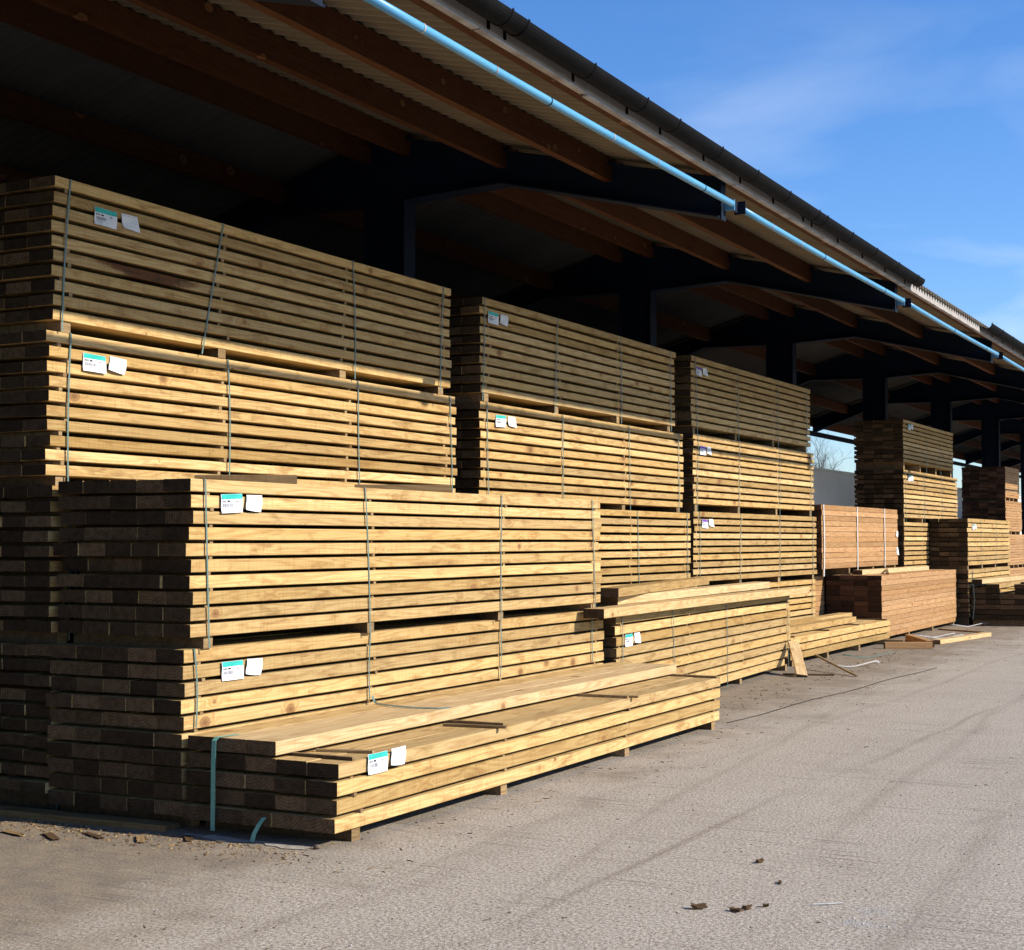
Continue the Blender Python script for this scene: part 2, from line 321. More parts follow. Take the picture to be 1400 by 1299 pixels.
def label_sheet(parent, x, y, z, wdt, hgt, kind, rng):
    """a paper tag stapled to the boards by its upper edge; lower edge lifts off. origin upper near corner"""
    me_pts = []; nx, nz = 6, 6
    bm = bmesh.new(); g = []
    curl = rng.uniform(0.006, 0.016); cs = rng.choice((-1, 1))
    for i in range(nx+1):
        row = []
        for j in range(nz+1):
            u, v = i/nx, j/nz
            lift = 0.004 + curl*(v**2.2)*(0.5 + 0.5*(u if cs > 0 else 1-u)) + 0.003*math.sin(u*5 + j)
            yy = u*wdt + (0.02*v*v*cs if kind == 'blank' else 0.004*v*cs)
            hh = hgt*(1 - (0.12*(1-u)**2 if kind == 'blank' else 0.0))
            row.append(bm.verts.new((lift, yy, -v*hh)))
        g.append(row)
    for i in range(nx):
        for j in range(nz): bm.faces.new((g[i][j], g[i+1][j], g[i+1][j+1], g[i][j+1]))
    ex = bmesh.ops.extrude_face_region(bm, geom=list(bm.faces))
    bmesh.ops.translate(bm, vec=(-0.0008, 0, 0), verts=[e for e in ex['geom'] if isinstance(e, bmesh.types.BMVert)])
    o = link('paper_label', to_mesh(bm, 'paper_label', False), M['paper'], parent, (x, y, z), (rng.uniform(-0.05, 0.05), 0, 0))
    def lift_at(u, v): return 0.0052 + curl*(v**2.2)*(0.5 + 0.5*(u if cs > 0 else 1-u)) + 0.003*math.sin(u*5 + v*nz)
    def patch(name, mat, rects, d=0.0):
        b = bmesh.new()
        for (u0, u1, v0, v1) in rects:
            n = max(1, int((u1-u0)*6)); m = max(1, int((v1-v0)*8)); q = []
            for i in range(n+1):
                q.append([])
                for j in range(m+1):
                    u = u0+(u1-u0)*i/n; v = v0+(v1-v0)*j/m
                    q[i].append(b.verts.new((lift_at(u, v)+d, u*wdt+0.004*v*cs, -v*hgt)))
            for i in range(n):
                for j in range(m): b.faces.new((q[i][j], q[i+1][j], q[i+1][j+1], q[i][j+1]))
        me = bpy.data.meshes.new(name); b.to_mesh(me); b.free()
        q_ = link(name, me, mat, o)
        if name != 'header_band': tag(q_, kind='stuff')
    if kind != 'blank':
        patch('header_band', M[kind], [(0.02, 0.99, 0.01, 0.27)])
        bars = []; u = 0.09
        while u < 0.52:
            wd = rng.choice((0.008, 0.014, 0.022)); bars.append((u, u+wd, 0.50, 0.68)); u += wd + rng.choice((0.012, 0.02))
        patch('barcode', M['ink_grey'], bars, 0.0006)
        patch('print_bar', M['ink'], [(0.03, 0.30, 0.335, 0.345), (0.03, 0.30, 0.42, 0.43), (0.30, 0.42, 0.335, 0.43), (0.06, 0.10, 0.36, 0.41), (0.13, 0.17, 0.36, 0.41), (0.20, 0.24, 0.36, 0.41)], 0.0006)
        patch('print_text', M['ink_grey'], [(0.70, 0.74, 0.34, 0.44), (0.75, 0.78, 0.36, 0.46), (0.08, 0.20, 0.75, 0.775), (0.23, 0.36, 0.75, 0.775), (0.5, 0.58, 0.80, 0.82), (0.10, 0.34, 0.84, 0.855)], 0.0006)
    else:
        patch('print_text', M['ink_grey'], [(0.05, 0.92, 0.10, 0.115), (0.08, 0.16, 0.80, 0.83)], 0.0006)
    return o

PACKS = 'strapped packs of sawn timber'
def pack(label, x, y, z, L, bw=0.21, bt=0.0665, gap=0.0272, cols=5, layers=10, bear=0.07, rz=0.0, mat='wood', straps=(), strap_mat='strap',
         strap_w=0.0135, tags=(), skip=(), name='timber_pack', bearer_y=None, jit=0.012, single=False, special=None, seed=None, short=None, group=PACKS, rx=0.0):
    """x,y,z: front near bottom corner. boards run along local y; cols counted back from the front face. returns (root, top z)"""
    rng = random.Random(seed if seed is not None else hash((round(x, 2), round(y, 2), round(z, 2))) & 0xffff)
    root = empty(name, (x, y, z), (rx, 0, rz)); tag(root, label, 'timber pack', group)
    pitch = bt + gap; W = cols*bw
    by = bearer_y or [0.14 + (L-0.28)*i/3 for i in range(4)]
    for b in by:
        link('bearer', batten_mesh(W-0.03, bear-0.0006, 0.085), M['wood_dull'], root, (-0.015 - rng.uniform(0, 0.02), b, 0.0003))
    shift = [rng.gauss(0, jit*1.1) for _ in range(layers)]; fx = [rng.uniform(-0.006, 0.006) for _ in range(layers)]
    for l in range(layers):
        for c in range(cols):
            if (l, c) in skip: continue
            LL = L; jy = shift[l] + rng.gauss(0, jit*0.18)
            if rng.random() < 0.05: jy += rng.uniform(-0.035, 0.015)
            if short and (l, c) in short: d = short[(l, c)]; LL = L - abs(d); jy = -d/2 if d > 0 else -d/2
            m = M[mat]; me = board_mesh(LL, bw-0.004, bt, rng.randrange(6))
            if special and (l, c) in special: me = me.copy(); me.materials.clear(); m = M[special[(l, c)]]
            elif len(me.materials) and me.materials[0] != m:
                key = ('m', me.name, mat)
                if key not in _boards: k2 = me.copy(); k2.materials.clear(); _boards[key] = k2
                me = _boards[key]
            link('board', me, m, root, (-(c+0.5)*bw + fx[l], L/2 + jy, bear + l*pitch + bt/2))
    # spacer battens between the layers
    if gap > 0.01:
        if single:
            for l in range(layers-1):
                for b in by:
                    if all((l+1, c) in skip for c in range(cols)): continue
                    link('spacer_batten', batten_mesh(W-0.04, gap-0.0006, 0.03), M['wood_dull'], root, (rng.uniform(-0.022, 0.004), b + rng.uniform(-0.05, 0.05), bear + l*pitch + bt + 0.0003))
        else:
            bm = bmesh.new()
            for l in range(layers-1):
                for b in by:
                    dx = rng.uniform(-0.022, 0.004); yy = b + rng.uniform(-0.05, 0.05); zz = bear + l*pitch + bt
                    box(bm, -W+0.02+dx, dx, yy-0.015, yy+0.015, zz+0.0003, zz+gap-0.0003)
            tag(link('spacer_battens', to_mesh(bm, 'spacer_battens'), M['wood_dull'], root), kind='stuff')
    H = bear + layers*pitch - gap
    for s in straps:
        y_top, y_bot = s[0], s[1]; zb = s[2] if len(s) > 2 else 0.004
        bm = bmesh.new(); n = 9; pts = []
        bowx = rng.uniform(0.001, 0.006); bowy = rng.uniform(-0.018, 0.018)
        for i in range(n+1):
            t = i/n; zz = zb + (H + 0.002 - zb)*t
            pts.append(Vector((0.0085 + bowx*math.sin(math.pi*t), y_bot + (y_top-y_bot)*t + bowy*math.sin(math.pi*t), zz)))
        pts.append(Vector((-0.006, y_top, H + 0.0035)))
        for i in range(1, 5): pts.append(Vector((-W*i/4, y_top, H + 0.003)))
        pts.append(Vector((-W - 0.012, y_top, H - 0.004)))
        pts.append(Vector((-W - 0.012, y_top, 0.02)))
        ribbon(bm, pts, Vector((0, 1, 0)), strap_w)
        link('strap', to_mesh(bm, 'strap'), M[strap_mat], root)
    for (ty, tz, tw, th, kind) in tags:
        label_sheet(root, 0.002, ty, tz, tw, th, kind, rng)
    return root, z + H

# ------------------------------------------------------------------ ground
tag(link('unseen_bounce_absorber', box_mesh(0.6, 60, -120, 200, -0.01, 0.004, 'absorber'), plain('dark_absorber', (0.05, 0.048, 0.046), 0.9, 0.2, c2=(0.065, 0.062, 0.06), scale=2)), kind='structure')  # dark slab added out of view to cut ground bounce into the shed
gm = bpy.data.meshes.new('ground'); g = 260
gm.from_pydata([(-g, -g, 0), (g, -g, 0), (g, g, 0), (-g, g, 0)], [], [(0, 1, 2, 3)])
tag(link('ground', gm, M['ground']), kind='structure')

# ------------------------------------------------------------------ storage shed: T-shaped steel frames, timber purlins, corrugated roof
shed = empty('open_timber_shed', (-7.86, 12.37, 0)); tag(shed, 'long open-fronted timber storage shed with corrugated roof, navy steel frames and light blue eaves pipe', 'shed')
SX, SY = -7.86, 12.37
def sl(name, me, mat, parent=None, loc=(0, 0, 0)):
    o = link(name, me, mat, parent or shed, loc); return o
def rel(x): return x - SX
XE, XB = -4.5, -11.25
RZ = 5.565                          # ridge, top of the steel
def rt(x): return RZ - 0.2295*(x-SX) if x > SX else RZ - 0.30*(SX-x)
Y0, Y1 = -17.7, 66.4
frames = [SY + 6.01*i for i in range(-5, 10)]
fm = []
def frame_meshes():
    # web, flanges; local origin at column foot on the ridge line
    t = 0.006
    bm = bmesh.new()
    P = [(-0.22, 0.0), (0.22, 0.0), (0.22, 4.93), (1.26, 4.975), (XE-SX, 4.455), (XE-SX, rt(XE)-0.012), (0, RZ-0.012), (XB-SX+0.3, rt(XB+0.3)-0.012), (XB-SX+0.3, rt(XB+0.3)-0.33), (-1.3, 4.95), (-0.22, 4.93)]
    prism(bm, P, -t, t)
    web = to_mesh(bm, 'web')
    def flange(a, b, wd=0.10, th=0.014):
        bm = bmesh.new(); a = Vector((a[0], 0, a[1])); b = Vector((b[0], 0, b[1])); d = (b-a).normalized(); u = Vector((-d.z, 0, d.x))
        v = []
        for p in (a, b):
            for s in (-1, 1):
                for q in (-1, 1): v.append(bm.verts.new(p + u*q*th/2 + Vector((0, s*wd, 0))))
        for f in ((0, 1, 3, 2), (4, 6, 7, 5), (0, 4, 5, 1), (2, 3, 7, 6), (0, 2, 6, 4), (1, 5, 7, 3)): bm.faces.new([v[i] for i in f])
        return to_mesh(bm, 'flange')
    fl = [flange((0.22, 0), (0.22, 4.92)), flange((-0.22, 0), (-0.22, 4.92)), flange((0.23, 4.922), (1.25, 4.966)), flange((1.266, 4.966), (XE-SX, 4.449)),
          flange((-0.23, 4.922), (-1.29, 4.942)), flange((-1.306, 4.942), (XB-SX+0.3, rt(XB+0.3)-0.337)),
          flange((0.02, RZ-0.016), (XE-SX, rt(XE)-0.012)), flange((-0.02, RZ-0.016), (XB-SX+0.3, rt(XB+0.3)-0.012))]
    plate = box_mesh(XE-SX, XE-SX+0.014, -0.055, 0.055, 4.43, 4.80, 'end_plate')
    brk = box_mesh(XE-SX+0.014, XE-SX+0.105, 0.02, 0.032, 4.515, 4.605, 'pipe_bracket')
    bm = bmesh.new(); box(bm, XE-SX+0.072, XE-SX+0.084, 0.034, 0.168, 4.515, 4.605); box(bm, XE-SX+0.05, XE-SX+0.15, 0.17, 0.18, 4.505, 4.615); lug = to_mesh(bm, 'pipe_flange')
    return web, fl, plate, brk, lug
web, fls, plate, brk, lug = frame_meshes()
PZ, PX = 4.56, XE + 0.10
for fy in frames:
    fr = sl('steel_frame', web, M['navy'], None, (0, fy-SY, 0))
    for f in fls: link('flange', f, M['navy'], fr)
    link('end_plate', plate, M['navy'], fr)
    link('pipe_bracket', brk, M['pipe'], fr); link('pipe_flange', lug, M['navy'], fr)
# blue pipe along the eaves, one length per bay, with clips
for i in range(len(frames)-1):
    a, b = frames[i] + 0.183, frames[i+1] - 0.03
    bm = bmesh.new(); n = 10
    tube(bm, [Vector((0, (b-a)*k/n, -0.012*math.sin(math.pi*k/n))) for k in range(n+1)], [0.028]*(n+1), 16)
    p = sl('blue_pipe', to_mesh(bm, 'blue_pipe', True), M['pipe'], None, (PX-SX, a-SY, PZ))
    for k in range(1, 7):
        yy = (b-a)*k/7 + random.uniform(-0.2, 0.2); bm = bmesh.new()
        zz = -0.012*math.sin(math.pi*yy/(b-a))
        tube(bm, [Vector((0, yy-0.006, zz)), Vector((0, yy+0.006, zz))], [0.0305]*2, 16)
        link('pipe_clip', to_mesh(bm, 'clip'), M['navy'] if k % 3 == 0 else M['lip'], p)
# timber purlins, one length per bay, hung between the frames
pm = {}
for i in range(len(frames)-1):
    a, b = frames[i] + 0.012, frames[i+1] - 0.012
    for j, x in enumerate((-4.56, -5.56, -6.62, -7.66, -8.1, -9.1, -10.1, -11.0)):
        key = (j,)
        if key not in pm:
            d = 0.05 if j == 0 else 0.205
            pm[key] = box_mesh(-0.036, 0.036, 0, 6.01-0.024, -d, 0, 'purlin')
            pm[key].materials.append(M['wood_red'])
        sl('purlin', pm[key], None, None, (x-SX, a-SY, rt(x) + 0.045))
# corrugated sheets: one slope each side
def slope_sheet(xa, xb, name, mat='sheet'):
    bm = bmesh.new(); pit = 0.146; N = int((Y1-Y0)/pit*8); prev = None; xs = (xa, xb)
    for i in range(N+1):
        y = Y0 + (Y1-Y0)*i/N; dz = 0.024*math.cos(2*math.pi*y/pit) + 0.024
        cur = []
        for x in xs:
            for th in (0.0, 0.007): cur.append(bm.verts.new((x-SX, y-SY, rt(x) + 0.052 + dz + th)))
        if prev:
            bm.faces.new((prev[0], cur[0], cur[2], prev[2])); bm.faces.new((prev[1], prev[3], cur[3], cur[1]))
            bm.faces.new((prev[0], prev[1], cur[1], cur[0])); bm.faces.new((prev[2], cur[2], cur[3], prev[3]))
        prev = cur
    return sl(name, to_mesh(bm, name, False), M[mat])
slope_sheet(-4.35, SX+0.001, 'roof_sheet'); slope_sheet(SX-0.001, XB, 'roof_sheet', 'sheet_shade_dark')
bm = bmesh.new(); prism(bm, [(-0.2, RZ+0.06), (0, RZ+0.12), (0.2, RZ+0.075), (0.2, RZ+0.09), (0, RZ+0.135), (-0.2, RZ+0.075)], Y0-SY, Y1-SY)
sl('ridge_cap', to_mesh(bm, 'ridge_cap'), M['sheet'])
# fascia boards in lengths, pale lip under them
FX = -4.42
y = Y0; k = 0; cuts = [Y0, -12, -6, 0.37, 3.4, 6.38, 9.4, 12.39, 15.5, 18.42, 22.75, 25.8, 30.4, 36.4, 42.4, 48.4, 54.4, 60.5, Y1]
for i in range(len(cuts)-1):
    a, b = cuts[i]+0.004, cuts[i+1]-0.004
    zb = 4.742 + random.uniform(-0.006, 0.006)
    f = sl('fascia_board', box_mesh(0, 0.024, 0, b-a, 0, 0.095, 'fascia'), M['fascia'], None, (FX-SX, a-SY, zb))
    nseg = max(1, int((b-a)/1.5)); yy = 0
    for q in range(nseg):
        e = (b-a)*(q+1)/nseg
        link('fascia_lip', box_mesh(-0.012, 0.036, yy+0.01, e-0.012, -0.010, -0.0005, 'lip'), M['lip'], f); yy = e
# gutter: half-round lengths with brackets; one length is missing past the second frame
def gutter(a, b, gx=-4.305, gz=4.862):
    r = 0.082; bm = bmesh.new(); n = 12; prof = [(r*math.cos(math.pi + math.pi*i/n), r*math.sin(math.pi + math.pi*i/n)) for i in range(n+1)]
    inn = [(x*0.95, z*0.95) for x, z in prof]
    prism(bm, prof + inn[::-1], 0, b-a)
    bmesh.ops.triangulate(bm, faces=[f for f in bm.faces if len(f.verts) > 4])
    go = sl('gutter', to_mesh(bm, 'gutter'), M['gutter'], None, (gx-SX, a-SY, gz))
    y = 0.02
    while y < b-a-0.05:
        bm = bmesh.new(); r2 = r*1.045
        o2 = [(r2*math.cos(math.pi + math.pi*i/n), r2*math.sin(math.pi + math.pi*i/n)) for i in range(n+1)]
        i2 = [(x*0.955, z*0.955) for x, z in o2]
        o2.append((r2, 0.010)); i2.append((r2*0.955, 0.010))
        prism(bm, o2 + i2[::-1], y-0.010, y+0.010); box(bm, -r2-0.006, -r2+0.004, y-0.013, y+0.013, -0.09, 0.02)
        bmesh.ops.triangulate(bm, faces=[f for f in bm.faces if len(f.verts) > 4])
        link('gutter_bracket', to_mesh(bm, 'bracket'), M['gutter'], go); y += 0.93 + random.uniform(-0.05, 0.05)
    return go
for a, b in ((-17, -8), (-8, 0.4), (0.4, 4.3), (4.3, 8.2), (8.2, 10.7), (10.7, 14.6), (14.6, 18.75), (23.0, 27), (27, 31), (31, 35), (35, 39), (39, 50), (50, 66)):
    gutter(a, b, gz=4.862 + random.uniform(-0.004, 0.004))
# back of the shed: eaves beam, upper cladding where it is closed, diagonal brace
sl('back_eaves_beam', box_mesh(XB+0.16-SX, XB+0.24-SX, Y0-SY, Y1-SY, 4.25, 4.36, 'beam'), M['navy'])
for i in range(9):
    a = Y0 + i*5.95
    sl('back_cladding_panel', box_mesh(XB+0.05-SX, XB+0.08-SX, a-SY, a+5.93-SY, 3.47, rt(XB+0.08)-0.03, 'clad'), M['clad'])
bm = bmesh.new(); tube(bm, [Vector((-10.6, 9.4, 5.0)) - Vector((SX, SY, 0)), Vector((-8.0, 10.6, 3.9)) - Vector((SX, SY, 0))], [0.045]*2, 8)
sl('diagonal_brace', to_mesh(bm, 'brace'), M['navy'])
# boundary wall behind
bw_ = empty('boundary_wall', (XB, 0, 0)); tag(bw_, 'plain grey rendered wall behind the shed, seen between two timber stacks', 'wall')
link('wall', box_mesh(-0.2, 0, -20, 75, 0, 3.45, 'wall'), M['block'], bw_)
link('coping', box_mesh(-0.24, 0.04, -20, 75, 3.452, 3.51, 'coping'), M['block'], bw_)

# ------------------------------------------------------------------ timber stacks
def tg(y, z, kind='teal', w=0.21, h=0.115, gap=0.04, w2=0.16): return [(y, z, w, h, kind), (y+w+gap, z+0.003, w2, 0.105, 'blank')]
# back row, first stack (four high)
y = 7.13; xa = -7.05
_, z = pack('bottom timber pack of the tall left stack, hidden behind the front packs', xa+0.03, y+0.02, 0, 5.1, bear=0.13, straps=[(0.2, 0.2)], seed=1)
_, z = pack('shaded pack second from the ground in the tall left stack, one lit corner showing', xa+0.03, y+0.01, z, 5.1, straps=[(0.2, 0.2), (1.8, 1.8), (3.4, 3.4), (4.9, 4.9)], bear=0.085, seed=2)
_, z = pack('sunlit third pack of the tall left stack under the topmost pack, with teal label', xa, y-0.01, z, 5.12, straps=[(0.19, 0.18), (1.78, 1.80), (3.49, 3.52), (5.0, 5.05)], tags=tg(0.30, 0.87), seed=3)
_, z = pack('topmost shaded pack of the tall left stack with one bark-stained board', xa+0.02, y, z, 4.97, straps=[(0.14, 0.08), (1.68, 1.45), (3.36, 3.40), (4.84, 4.78)], tags=tg(0.36, 0.85), special={(4, 0): 'wood_stain'}, seed=4)
# stack added out of view to the left, to shade the shed interior
yn, z = -0.6, 0
for i, lab in enumerate(('lowest pack of the unseen stack added to shade the shed', 'second pack up of the unseen stack added to shade the shed', 'third pack up of the unseen stack added to shade the shed', 'top pack of the unseen stack added to shade the shed')):
    _, z = pack(lab, -7.05, yn, z, 5.1, bear=(0.13, 0.085, 0.075, 0.075)[i], seed=60+i)
# second stack
y = 12.68
_, z = pack('bottom pack of the second tall stack, glimpsed behind the loose timbers', xa, y, 0, 5.4, bear=0.13, seed=5)
_, z = pack('third pack down of the second tall stack, half hidden by the front pack', xa, y, z, 5.48, straps=[(0.2, 0.2), (2.0, 2.0), (3.78, 3.83), (5.36, 5.36)], bear=0.085, seed=6)
_, z = pack('sunlit second pack down of the second tall stack with teal label', xa, y+0.02, z, 5.22, straps=[(0.13, 0.16), (1.78, 1.80), (3.52, 3.55), (5.06, 5.07)], tags=tg(0.3, 0.87), seed=7)
_, z = pack('topmost shaded pack of the second tall stack with teal label, above a lit bottom row', xa+0.02, y, z, 4.93, straps=[(0.06, 0.02), (1.64, 1.58), (3.26, 3.28), (4.76, 4.79)], tags=tg(0.13, 0.87), bear=0.085, seed=8)
# third stack
y = 18.56; xc = -7.18
_, z = pack('bottom pack of the third tall stack beside the low pack on the ground', xc, y, 0, 5.4, bear=0.16, straps=[(0.2, 0.2), (5.2, 5.2)], seed=9)
_, z = pack('third pack down of the third tall stack with purple label', xc, y+0.05, z, 5.42, bear=0.085, straps=[(0.2, 0.2), (1.8, 1.76), (3.55, 3.53), (5.2, 5.2)], tags=tg(0.29, 0.90, 'purple'), seed=10)
_, z = pack('second pack down of the third tall stack with purple label, sunlit', xc, y+0.05, z, 5.3, bear=0.1, straps=[(0.17, 0.12), (1.77, 1.72), (3.56, 3.53), (5.12, 5.12)], tags=tg(0.22, 0.86, 'purple'), seed=12)
_, z = pack('topmost shaded pack of the third tall stack with pale labels', xc, y-0.02, z, 5.2, bear=0.1, straps=[(0.13, 0.2), (1.78, 1.80), (3.57, 3.55), (5.02, 5.02)], tags=tg(0.16, 0.88, 'purple'), seed=13)
# front row: tall pair and the half-used pack
y = 7.13
TF = 0.079
_, z = pack('large pack of ten rows under the left front pack, lower rows hidden by half-used pack', -5.955, y, 0, 5.97, bw=0.212, bt=TF, gap=0.0205, bear=0.075, straps=[(0.09, 0.11, 0.585), (2.0, 1.99, 0.585), (3.93, 3.93, 0.585), (5.70, 5.71, 0.585)],
            tags=tg(0.35, 0.955), single=True, seed=14)
_, zE = pack('sunlit ten-row pack at front left with teal label, stacked on another pack', -5.90, y, z, 5.80, bw=0.21, bt=0.0752, gap=0.0205, bear=0.075, straps=[(0.11, 0.16), (1.84, 1.91), (3.85, 3.84), (5.60, 5.66)],
            tags=tg(0.26, 0.925), single=True, bearer_y=[0.2, 1.95, 3.9, 5.66], seed=15)
skip = {(4, 0), (4, 1)}
fk, zF = pack('half-used low pack nearest the drive with five rows left and a teal label', -4.854, 7.12, 0, 6.1, bw=0.213, bt=TF, gap=0.021, bear=0.075, layers=5, bearer_y=[0.22, 2.0, 4.05, 5.98],
            tags=tg(0.30, 0.475), skip=skip, single=True, special={(4, 2): 'wood_pale', (4, 3): 'wood_pale'}, seed=16)
# leaning pack beyond
_, zG = pack('leaning stack of nine rows beyond the half-used pack, loose timbers on top', -5.87, 13.2, 0, 6.35, bw=0.21, bt=0.082, gap=0.022, cols=4, layers=9, bear=0.08, rz=R(3.0), straps=[(0.14, 0.12), (1.62, 1.64), (3.5, 3.52), (6.2, 6.22)],
            tags=tg(0.22, 0.80), single=True, seed=17, short={(0, 0): 0.30, (1, 0): 0.14})
# low pack and brown packs
_, zH = pack('low pack of four rows on the ground beside the third tall stack', -6.32, 19.95, 0, 5.3, bw=0.205, bt=0.085, gap=0.02, cols=4, layers=4, bear=0.09, seed=18, skip={(3, 0)}, short={(3, 1): 1.3, (3, 2): 2.4}, single=True)
_, zI = pack('brown close-stacked pack on the ground beyond the low yellow pack', -6.47, 25.32, 0, 5.9, bw=0.235, bt=0.0825, gap=0.0035, cols=4, layers=12, bear=0.08, mat='wood_brown', seed=19, rz=R(0.2))
_, zJ0 = pack('brown pack under the white-strapped brown pack, hidden behind the lower brown pack', -7.45, 24.6, 0, 4.3, bw=0.2, bt=0.0825, gap=0.0035, cols=4, layers=12, bear=0.08, mat='wood_brown', seed=20)
nj = {(l, c): -0.5 for l in range(12) for c in (2, 3, 4)}
_, zJ = pack('brown pack bound with three white straps beside the third tall stack', -7.10, 24.06, max(zI, zJ0)+0.001, 4.95, bw=0.21, bt=0.083, gap=0.0035, layers=12, bear=0.12, mat='wood_brown', straps=[(0.08, 0.08), (2.1, 2.1), (3.95, 3.95)], strap_mat='strap_white', strap_w=0.05, seed=21,
     tags=[(4.82, 0.75, 0.13, 0.11, 'blank'), (4.82, 0.45, 0.13, 0.15, 'blank')], short=nj)
# fourth stack, notched round the steel column
y = 29.3; xk = -7.05; nk = {(l, c): 3.52 for l in range(10) for c in (3, 4)}
_, z = pack('bottom pack of the fourth tall stack behind the brown packs', xk, y, 0, 4.5, bw=0.19, bear=0.13, seed=22, short=nk, jit=0.005)
_, z = pack('third pack down of the fourth tall stack, mostly hidden by the brown packs', xk, y, z, 4.5, bw=0.19, bear=0.085, seed=23, short=nk, jit=0.005)
_, z = pack('second pack down of the fourth tall stack, sunlit with dark row near its top', xk, y, z, 4.85, bw=0.19, bear=0.09, straps=[(0.15, 0.15), (1.7, 1.7), (3.3, 3.3)], tags=tg(0.35, 0.90), seed=24, short={k: 3.87 for k in nk}, jit=0.005)
_, z = pack('topmost shaded pack of the fourth tall stack, beside a gap with sky', xk, y, z, 4.45, bw=0.19, bear=0.15, bt=0.06, gap=0.0235, straps=[(1.9, 1.9), (3.2, 3.2)], tags=tg(0.38, 0.90), seed=25, short={k: 3.47 for k in nk}, jit=0.005)
# pair beyond the brown pack
y = 31.35; xl = -6.28
_, z = pack('pack on the ground under the sunlit pack at far right', xl, y, 0, 4.6, bw=0.188, cols=4, bear=0.16, bt=0.076, gap=0.02, seed=26, tags=tg(0.3, 0.9))
_, z = pack('sunlit yellow ten-row pack at far right beyond the brown pack, dark end', xl, y, z, 4.65, bw=0.188, cols=4, bear=0.085, bt=0.076, gap=0.02, straps=[(1.3, 1.3), (3.0, 3.0)], tags=tg(0.45, 0.92), seed=27)
_, zN = pack('dark-ended low pack at the right edge with loose pale boards on it', -4.86, 31.45, 0, 5.0, bw=0.278, bt=0.085, gap=0.018, layers=7, bear=0.12, seed=28, skip={(6, 2), (6, 4), (5, 2)})
# brown stack at the far right edge
y = 39.9; xm = -7.05; z = 0
for i, lab in enumerate(('lowest pack of the far brown stack at the right edge', 'third pack down of the far brown stack at the right edge', 'second pack down of the far brown stack at the right edge', 'topmost pack of the far brown stack at the right edge, partly sunlit')):
    _, z = pack(lab, xm + (0.05 if i < 2 else 0), y, z, (2.35, 2.35, 2.3, 2.0)[i], bw=0.215, bear=0.2 if i == 0 else 0.08, bt=0.061, gap=0.004, layers=12, mat='wood_brown', seed=30+i, jit=0.008)
# stacks continuing in the shed beyond
for j, yy in enumerate((49.2, 55.2)):
    z = 0
    for i in range(3):
        _, z = pack(('far pack in the back of the shed, %s row, %s stack') % (('bottom', 'middle', 'top')[i], ('nearer', 'farther')[j]), -6.9, yy, z, 4.8, seed=40+j*3+i)

# ------------------------------------------------------------------ loose timbers and sticks
def loose(label, a, b, W, T, mat='wood', name='loose_timber', cat='timber', group=None, roll=0.0):
    """a, b: centres of the two end faces' bottom edges"""
    a, b = Vector(a), Vector(b); d = b-a; L = d.length
    bm = bmesh.new(); c = min(0.004, T*0.15); hw = W/2
    prof = [(-hw+c, 0), (hw-c, 0), (hw, c), (hw, T-c), (hw-c, T), (-hw+c, T), (-hw, T-c), (-hw, c)]; rows = []; rr = random.Random(hash(label) & 0xfff if False else len(label)*7+int(L*100))
    bow = rr.uniform(-0.004, 0.004)*L
    for i in range(5):
        t = i/4
        rows.append([bm.verts.new((x + bow*math.sin(math.pi*t), L*(t-0.5), z)) for x, z in prof])
    for i in range(4):
        for j in range(8): bm.faces.new((rows[i][j], rows[i][(j+1) % 8], rows[i+1][(j+1) % 8], rows[i+1][j]))
    bm.faces.new(rows[0][::-1]); bm.faces.new(rows[-1])
    o = link(name, to_mesh(bm, name), M[mat])
    o.location = (a+b)/2; o.rotation_euler = (math.atan2(d.z, math.hypot(d.x, d.y)), roll, math.atan2(-d.x, d.y))
    return tag(o, label, cat, group)
lt = 'loose timbers across the leaning stack'
loose('long pale loose timber lying along the front top edge of the leaning stack', (-5.80, 12.55, zG+0.002), (-6.10, 19.75, zG+0.002), 0.20, 0.085, 'wood_pale', group=lt)
loose('dull board lying flat on the leaning stack beneath the other loose timbers', (-6.42, 13.5, zG+0.002), (-6.55, 18.9, zG+0.002), 0.20, 0.082, 'wood', group=lt)
loose('second pale loose timber resting askew on the front one on the leaning stack', (-6.02, 13.35, zG+0.089), (-6.36, 18.9, zG+0.089), 0.20, 0.082, 'wood_pale', group=lt)
loose('short dark-ended loose timber lying askew on top of the two long ones', (-5.84, 12.95, zG+0.176), (-6.55, 17.2, zG+0.176), 0.20, 0.085, 'wood', group=lt)
zs = 0.075 + 4*0.1 - 0.021 + 0.001
st = 'sticks lying on the front packs'
loose('thin brown stick on the half-used pack beside its teal label', (-5.26, 7.50, zs), (-4.93, 7.60, zs), 0.032, 0.018, 'wood_dull', 'loose_batten', 'stick', st)
loose('thin brown stick across the middle of the half-used pack', (-5.24, 8.94, zs), (-4.80, 9.00, zs), 0.032, 0.018, 'wood_dull', 'loose_batten', 'stick', st)
loose('thin brown stick on the half-used pack two thirds along', (-5.24, 11.15, zs), (-4.80, 11.22, zs), 0.032, 0.018, 'wood_dull', 'loose_batten', 'stick', st)
loose('thick dark batten on top of the sunlit front pack, left one', (-6.55, 7.95, zE+0.004), (-5.98, 8.28, zE+0.004), 0.09, 0.06, 'wood_dull', 'loose_batten', 'stick', st)
loose('dark batten end on top of the sunlit front pack, right one', (-6.6, 9.9, zE+0.004), (-6.0, 10.35, zE+0.004), 0.09, 0.06, 'wood_dull', 'loose_batten', 'stick', st)
